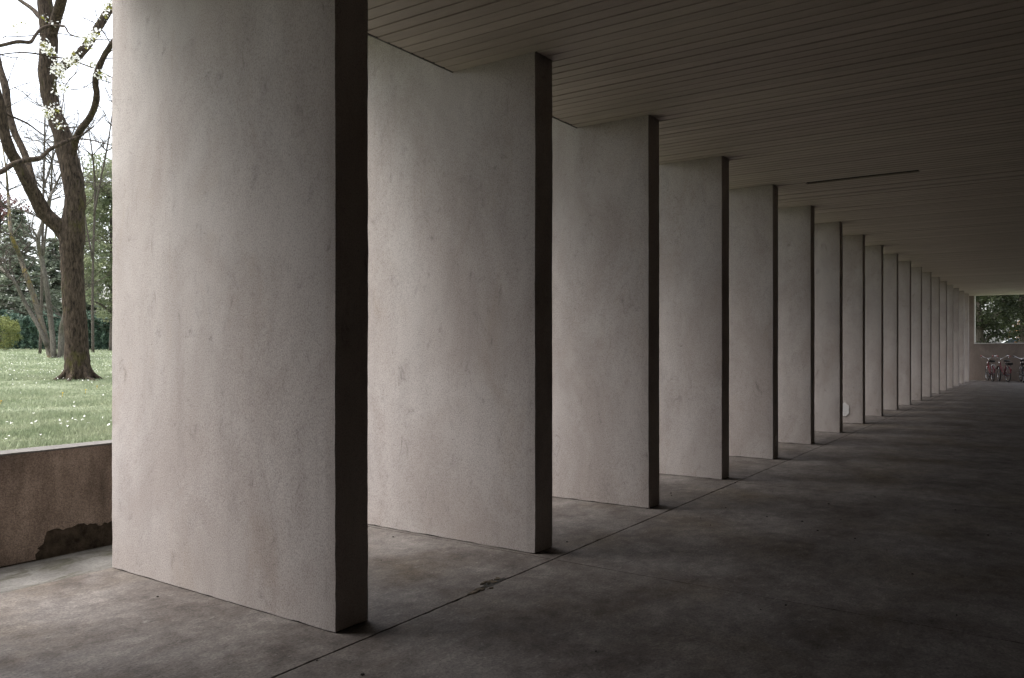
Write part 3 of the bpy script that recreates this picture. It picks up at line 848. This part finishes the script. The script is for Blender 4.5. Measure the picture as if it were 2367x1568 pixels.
# ---- trees beyond the end wall
crown_tree('evergreen_tree', 'dense dark evergreen seen through the left of the end opening', (46.5, 3.4, -0.05), 8.0, 2.4, 1.0, M_DEEP, M_BARK3, 170, 60, 0.17, 0.6, 51, 0.5, 0.7)
crown_tree('evergreen_tree', 'dense dark evergreen seen through the middle of the end opening', (49.5, 1.6, -0.05), 9.0, 2.6, 1.0, M_DEEP, M_BARK3, 150, 55, 0.18, 0.65, 52, 1.5, 0.7)
crown_tree('evergreen_tree', 'dark evergreen beyond the end opening, hidden from view on the right', (47.0, -2.2, -0.05), 8.5, 2.6, 1.0, M_DEEP, M_BARK3, 120, 50, 0.18, 0.7, 53, 0.9, 0.7)
crown_tree('rust_shrub', 'orange-leaved shrub at the right edge of the end opening', (54.0, 1.3, -0.05), 3.3, 0.9, 1.0, M_RUST, M_BARK3, 50, 40, 0.10, 0.35, 54, 1.0, 0.8, 'shrub')
crown_tree('evergreen_tree', 'dark evergreen mass far beyond the end opening', (66.0, 6.0, -0.05), 10.0, 4.5, 1.0, M_DEEP, M_BARK3, 150, 40, 0.28, 1.0, 55, 0.5, 0.7)

# ---- white car parked beyond the end opening
M_WHITE = flat('car_paint', (0.75, 0.76, 0.77), 0.3, 0, 0.03)
M_GLASS = flat('car_glass', (0.02, 0.025, 0.03), 0.1)
M_RUBBER = flat('rubber', (0.02, 0.02, 0.02), 0.8)
M_STEEL = flat('steel', (0.22, 0.22, 0.23), 0.35, 0.8, 0.05)
car = empty('parked_car', (60.0, 2.2, 0.55), R(90))
tag(car, 'white car glimpsed through the leaves beyond the end opening', 'car')
prof = [(-2.0,0.35),(-2.05,0.75),(-1.95,0.98),(-1.5,1.02),(-1.0,1.42),(0.35,1.46),(1.05,1.02),(1.85,0.86),(2.02,0.6),(2.0,0.32)]
MB().prism(prof, -0.85, 0.85).build('body', M_WHITE, car)
win = [(-1.32,1.05),(-0.92,1.36),(0.30,1.40),(0.90,1.05)]
for sgn in (-1, 1): MB().prism(win, sgn*0.845, sgn*0.862).build('window', M_GLASS, car)
for wx in (-1.25, 1.25):
    for sgn in (-1, 1):
        w = MB().ring((wx, sgn*0.78, 0.32), (0, 1, 0), 0.24, 0.09, 24, 8).build('wheel', M_RUBBER, car)
        MB().tube([(wx, sgn*0.74, 0.32), (wx, sgn*0.86, 0.32)], 0.18, 16).build('rim', M_STEEL, w)
MB().box(1.98, 2.03, -0.7, -0.4, 0.62, 0.76).build('headlight', M_STEEL, car)
MB().box(1.98, 2.03, 0.4, 0.7, 0.62, 0.76).build('headlight', M_STEEL, car)

# ------------------------------------------------------------------ bicycles
M_REDP = flat('red_paint', (0.12, 0.013, 0.018), 0.4, 0, 0.1)
M_BLACKP = flat('black_paint', (0.015, 0.015, 0.016), 0.4, 0, 0.1)
M_CHROME = flat('chrome', (0.62, 0.62, 0.62), 0.22, 0.9, 0.05)
M_SADDLE = flat('saddle_black', (0.012, 0.011, 0.011), 0.5)
M_GRIP = flat('red_grip', (0.28, 0.03, 0.04), 0.6)
def bicycle(loc, heading, label, paint, grip, steer, saddle_h, box):
    t = empty('bicycle', loc, heading); tag(t, label, 'bicycle', 'bicycles parked against the end wall')
    r = 0.31; wb = 1.03
    f = MB()
    bb = (0.43, 0, 0.27); st = (0.28, 0, saddle_h-0.16); hd0, hd1 = (0.88, 0, 0.60), (0.85, 0, 0.80)
    f.tube([bb, st], 0.016); f.tube([bb, (0.62, 0, 0.40), hd0], 0.02); f.tube([(0.37, 0, 0.46), (0.62, 0, 0.55), (0.87, 0, 0.68)], 0.016)
    f.tube([hd0, hd1], 0.02)
    for sg in (-1, 1):
        f.tube([bb, (0.1, sg*0.055, r), (0, sg*0.06, r)], 0.01); f.tube([(0, sg*0.06, r), (0.31, sg*0.02, 0.62)], 0.009)
    f.build('frame', paint, t)
    def wheel(x, a):
        ax = (math.sin(a)*-1, math.cos(a), 0)
        w = MB().ring((x, 0, r), ax, r-0.018, 0.018, 32, 6).build('wheel', M_RUBBER, t)
        MB().ring((x, 0, r), ax, r-0.044, 0.009, 32, 5).build('rim', M_CHROME, w)
        sp = MB()
        A = Vector(ax); u = Vector((0, 0, 1)); v = A.cross(u)
        for k in range(12):
            an = k*2*math.pi/12; dd = u*math.cos(an) + v*math.sin(an)
            sp.tube([Vector((x, 0, r)) + A*0.03*(1 if k % 2 else -1), Vector((x, 0, r)) + dd*(r-0.05)], 0.0018, 4, False)
        sp.tube([Vector((x, 0, r)) - A*0.06, Vector((x, 0, r)) + A*0.06], 0.02, 8)
        sp.build('spokes', M_STEEL, w)
    wheel(0, 0); wheel(wb, steer)
    fk = MB()
    for sg in (-1, 1):
        fk.tube([(0.885, sg*0.05, 0.60), (0.93, sg*0.055, 0.45), (wb, sg*0.055, r)], 0.011)
    fk.tube([(0.885, -0.06, 0.60), (0.885, 0.06, 0.60)], 0.014); fk.build('fork', M_CHROME, t)
    for x, a0, a1 in ((0, 20, 170), (wb, 35, 150)):
        gm = MB(); vs, fs = [], []
        for k in range(15):
            an = R(a0 + (a1-a0)*k/14)
            for y_, q in ((-0.028, 0.0), (-0.016, 0.014), (0.016, 0.014), (0.028, 0.0)):
                vs.append((x - math.cos(an)*(r+0.012+q)*(1 if x == 0 else -1)*-1, y_, r + math.sin(an)*(r+0.012+q)))
        for k in range(14):
            for j in range(3): fs.append((4*k+j, 4*k+j+1, 4*k+j+5, 4*k+j+4))
        gm.add(vs, fs, True).build('mudguard', paint, t)
    # handlebar swept back with raised ends
    hb = MB(); hb.tube([hd1, (0.84, 0, 0.94)], 0.012)
    hc, hs = math.cos(steer), math.sin(steer)
    def hp(x, y_, z): return (0.84 + x*hc - y_*hs, x*hs + y_*hc, z)
    hb.tube(smooth_path([hp(-.16,-.31,1.03), hp(-.06,-.30,1.05), hp(.03,-.24,1.05), hp(.06,-.12,0.97), hp(.04,0,0.94), hp(.06,.12,0.97), hp(.03,.24,1.05), hp(-.06,.30,1.05), hp(-.16,.31,1.03)], [0.012]*9, 3)[0], 0.012)
    bar = hb.build('handlebar', M_CHROME, t)
    for sg in (-1, 1):
        MB().tube([hp(-.07, sg*.301, 1.05), hp(-.19, sg*.312, 1.025)], 0.018).build('grip', grip, bar)
        MB().tube([hp(.02, sg*.24, 1.03), hp(-.06, sg*.27, 0.985), hp(-.12, sg*.285, 0.975)], 0.006, 6).build('brake_lever', M_CHROME, bar)
    # saddle
    sd_ = MB()
    out = [(-0.14, 0.10), (-0.12, 0.115), (-0.04, 0.095), (0.04, 0.045), (0.14, 0.022)]
    ring = [(x, y_) for x, y_ in out] + [(x, -y_) for x, y_ in reversed(out)]
    n = len(ring); sx = 0.25
    sd_.add([(sx+x, y_, saddle_h-0.055) for x, y_ in ring] + [(sx+x, y_, saddle_h-0.015) for x, y_ in ring] + [(sx+x*0.9, y_*0.75, saddle_h+0.015*(1-x*2)) for x, y_ in ring],
            [tuple(range(n)), tuple(range(2*n, 3*n))] + [(i, (i+1) % n, (i+1) % n+n, i+n) for i in range(n)] + [(i+n, (i+1) % n+n, (i+1) % n+2*n, i+2*n) for i in range(n)], True)
    so = sd_.build('saddle', M_SADDLE, t)
    MB().tube([st, (0.255, 0, saddle_h-0.05)], 0.013).build('seat_post', M_CHROME, so)
    # rack, lamp, chain guard, cranks
    rk = MB()
    for sg in (-1, 1):
        rk.tube([(0.2, sg*0.05, 0.69), (-0.22, sg*0.06, 0.69)], 0.006, 6); rk.tube([(-0.1, sg*0.06, 0.69), (0, sg*0.065, r)], 0.005, 6)
    for k in range(4): rk.tube([(0.15-k*0.11, -0.055, 0.69), (0.15-k*0.11, 0.055, 0.69)], 0.005, 6)
    rk.build('rack', M_CHROME, t)
    if box:
        bo = MB().box(-0.24, 0.02, -0.10, 0.10, 0.70, 0.79); bo.build('rack_box', M_SADDLE, t)
    MB().ball((0.96, 0, 0.76), 0.05, 0.045, 0.045).build('headlamp', M_CHROME, t)
    MB().box(-0.33, -0.31, -0.03, 0.03, 0.47, 0.53).build('rear_reflector', M_REDP, t)
    MB().prism([(0.02, 0.27), (0.03, 0.35), (0.45, 0.36), (0.50, 0.27), (0.45, 0.19), (0.03, 0.27)], -0.075, -0.065).build('chain_guard', paint, t)
    cr = MB(); cr.tube([(0.43, -0.10, 0.27), (0.43, 0.10, 0.27)], 0.014)
    cr.tube([(0.43, -0.10, 0.27), (0.56, -0.10, 0.17)], 0.01); cr.tube([(0.43, 0.10, 0.27), (0.30, 0.10, 0.37)], 0.01)
    cr.box(0.53, 0.60, -0.20, -0.11, 0.155, 0.18); cr.box(0.26, 0.33, 0.11, 0.20, 0.36, 0.385); cr.build('cranks', M_STEEL, t)
    MB().tube([(0.38, 0.05, 0.26), (0.34, 0.19, 0.0)], 0.008, 6).build('kickstand', M_STEEL, t)
    return t
bicycle((37.95, 2.30, 0), math.atan2(0.25, 1.0), 'red bicycle with swept chrome handlebar, nearest the fins', M_REDP, M_GRIP, R(4), 0.86, False)
bicycle((37.95, 1.77, 0), math.atan2(0.38, 1.0), 'red bicycle with a black box on its rack, right of the other red one', M_REDP, M_GRIP, R(-6), 0.88, True)
bicycle((37.9, 1.24, 0), math.atan2(0.12, 1.0), 'black bicycle cut off by the right picture edge', M_BLACKP, M_SADDLE, R(5), 0.90, True)
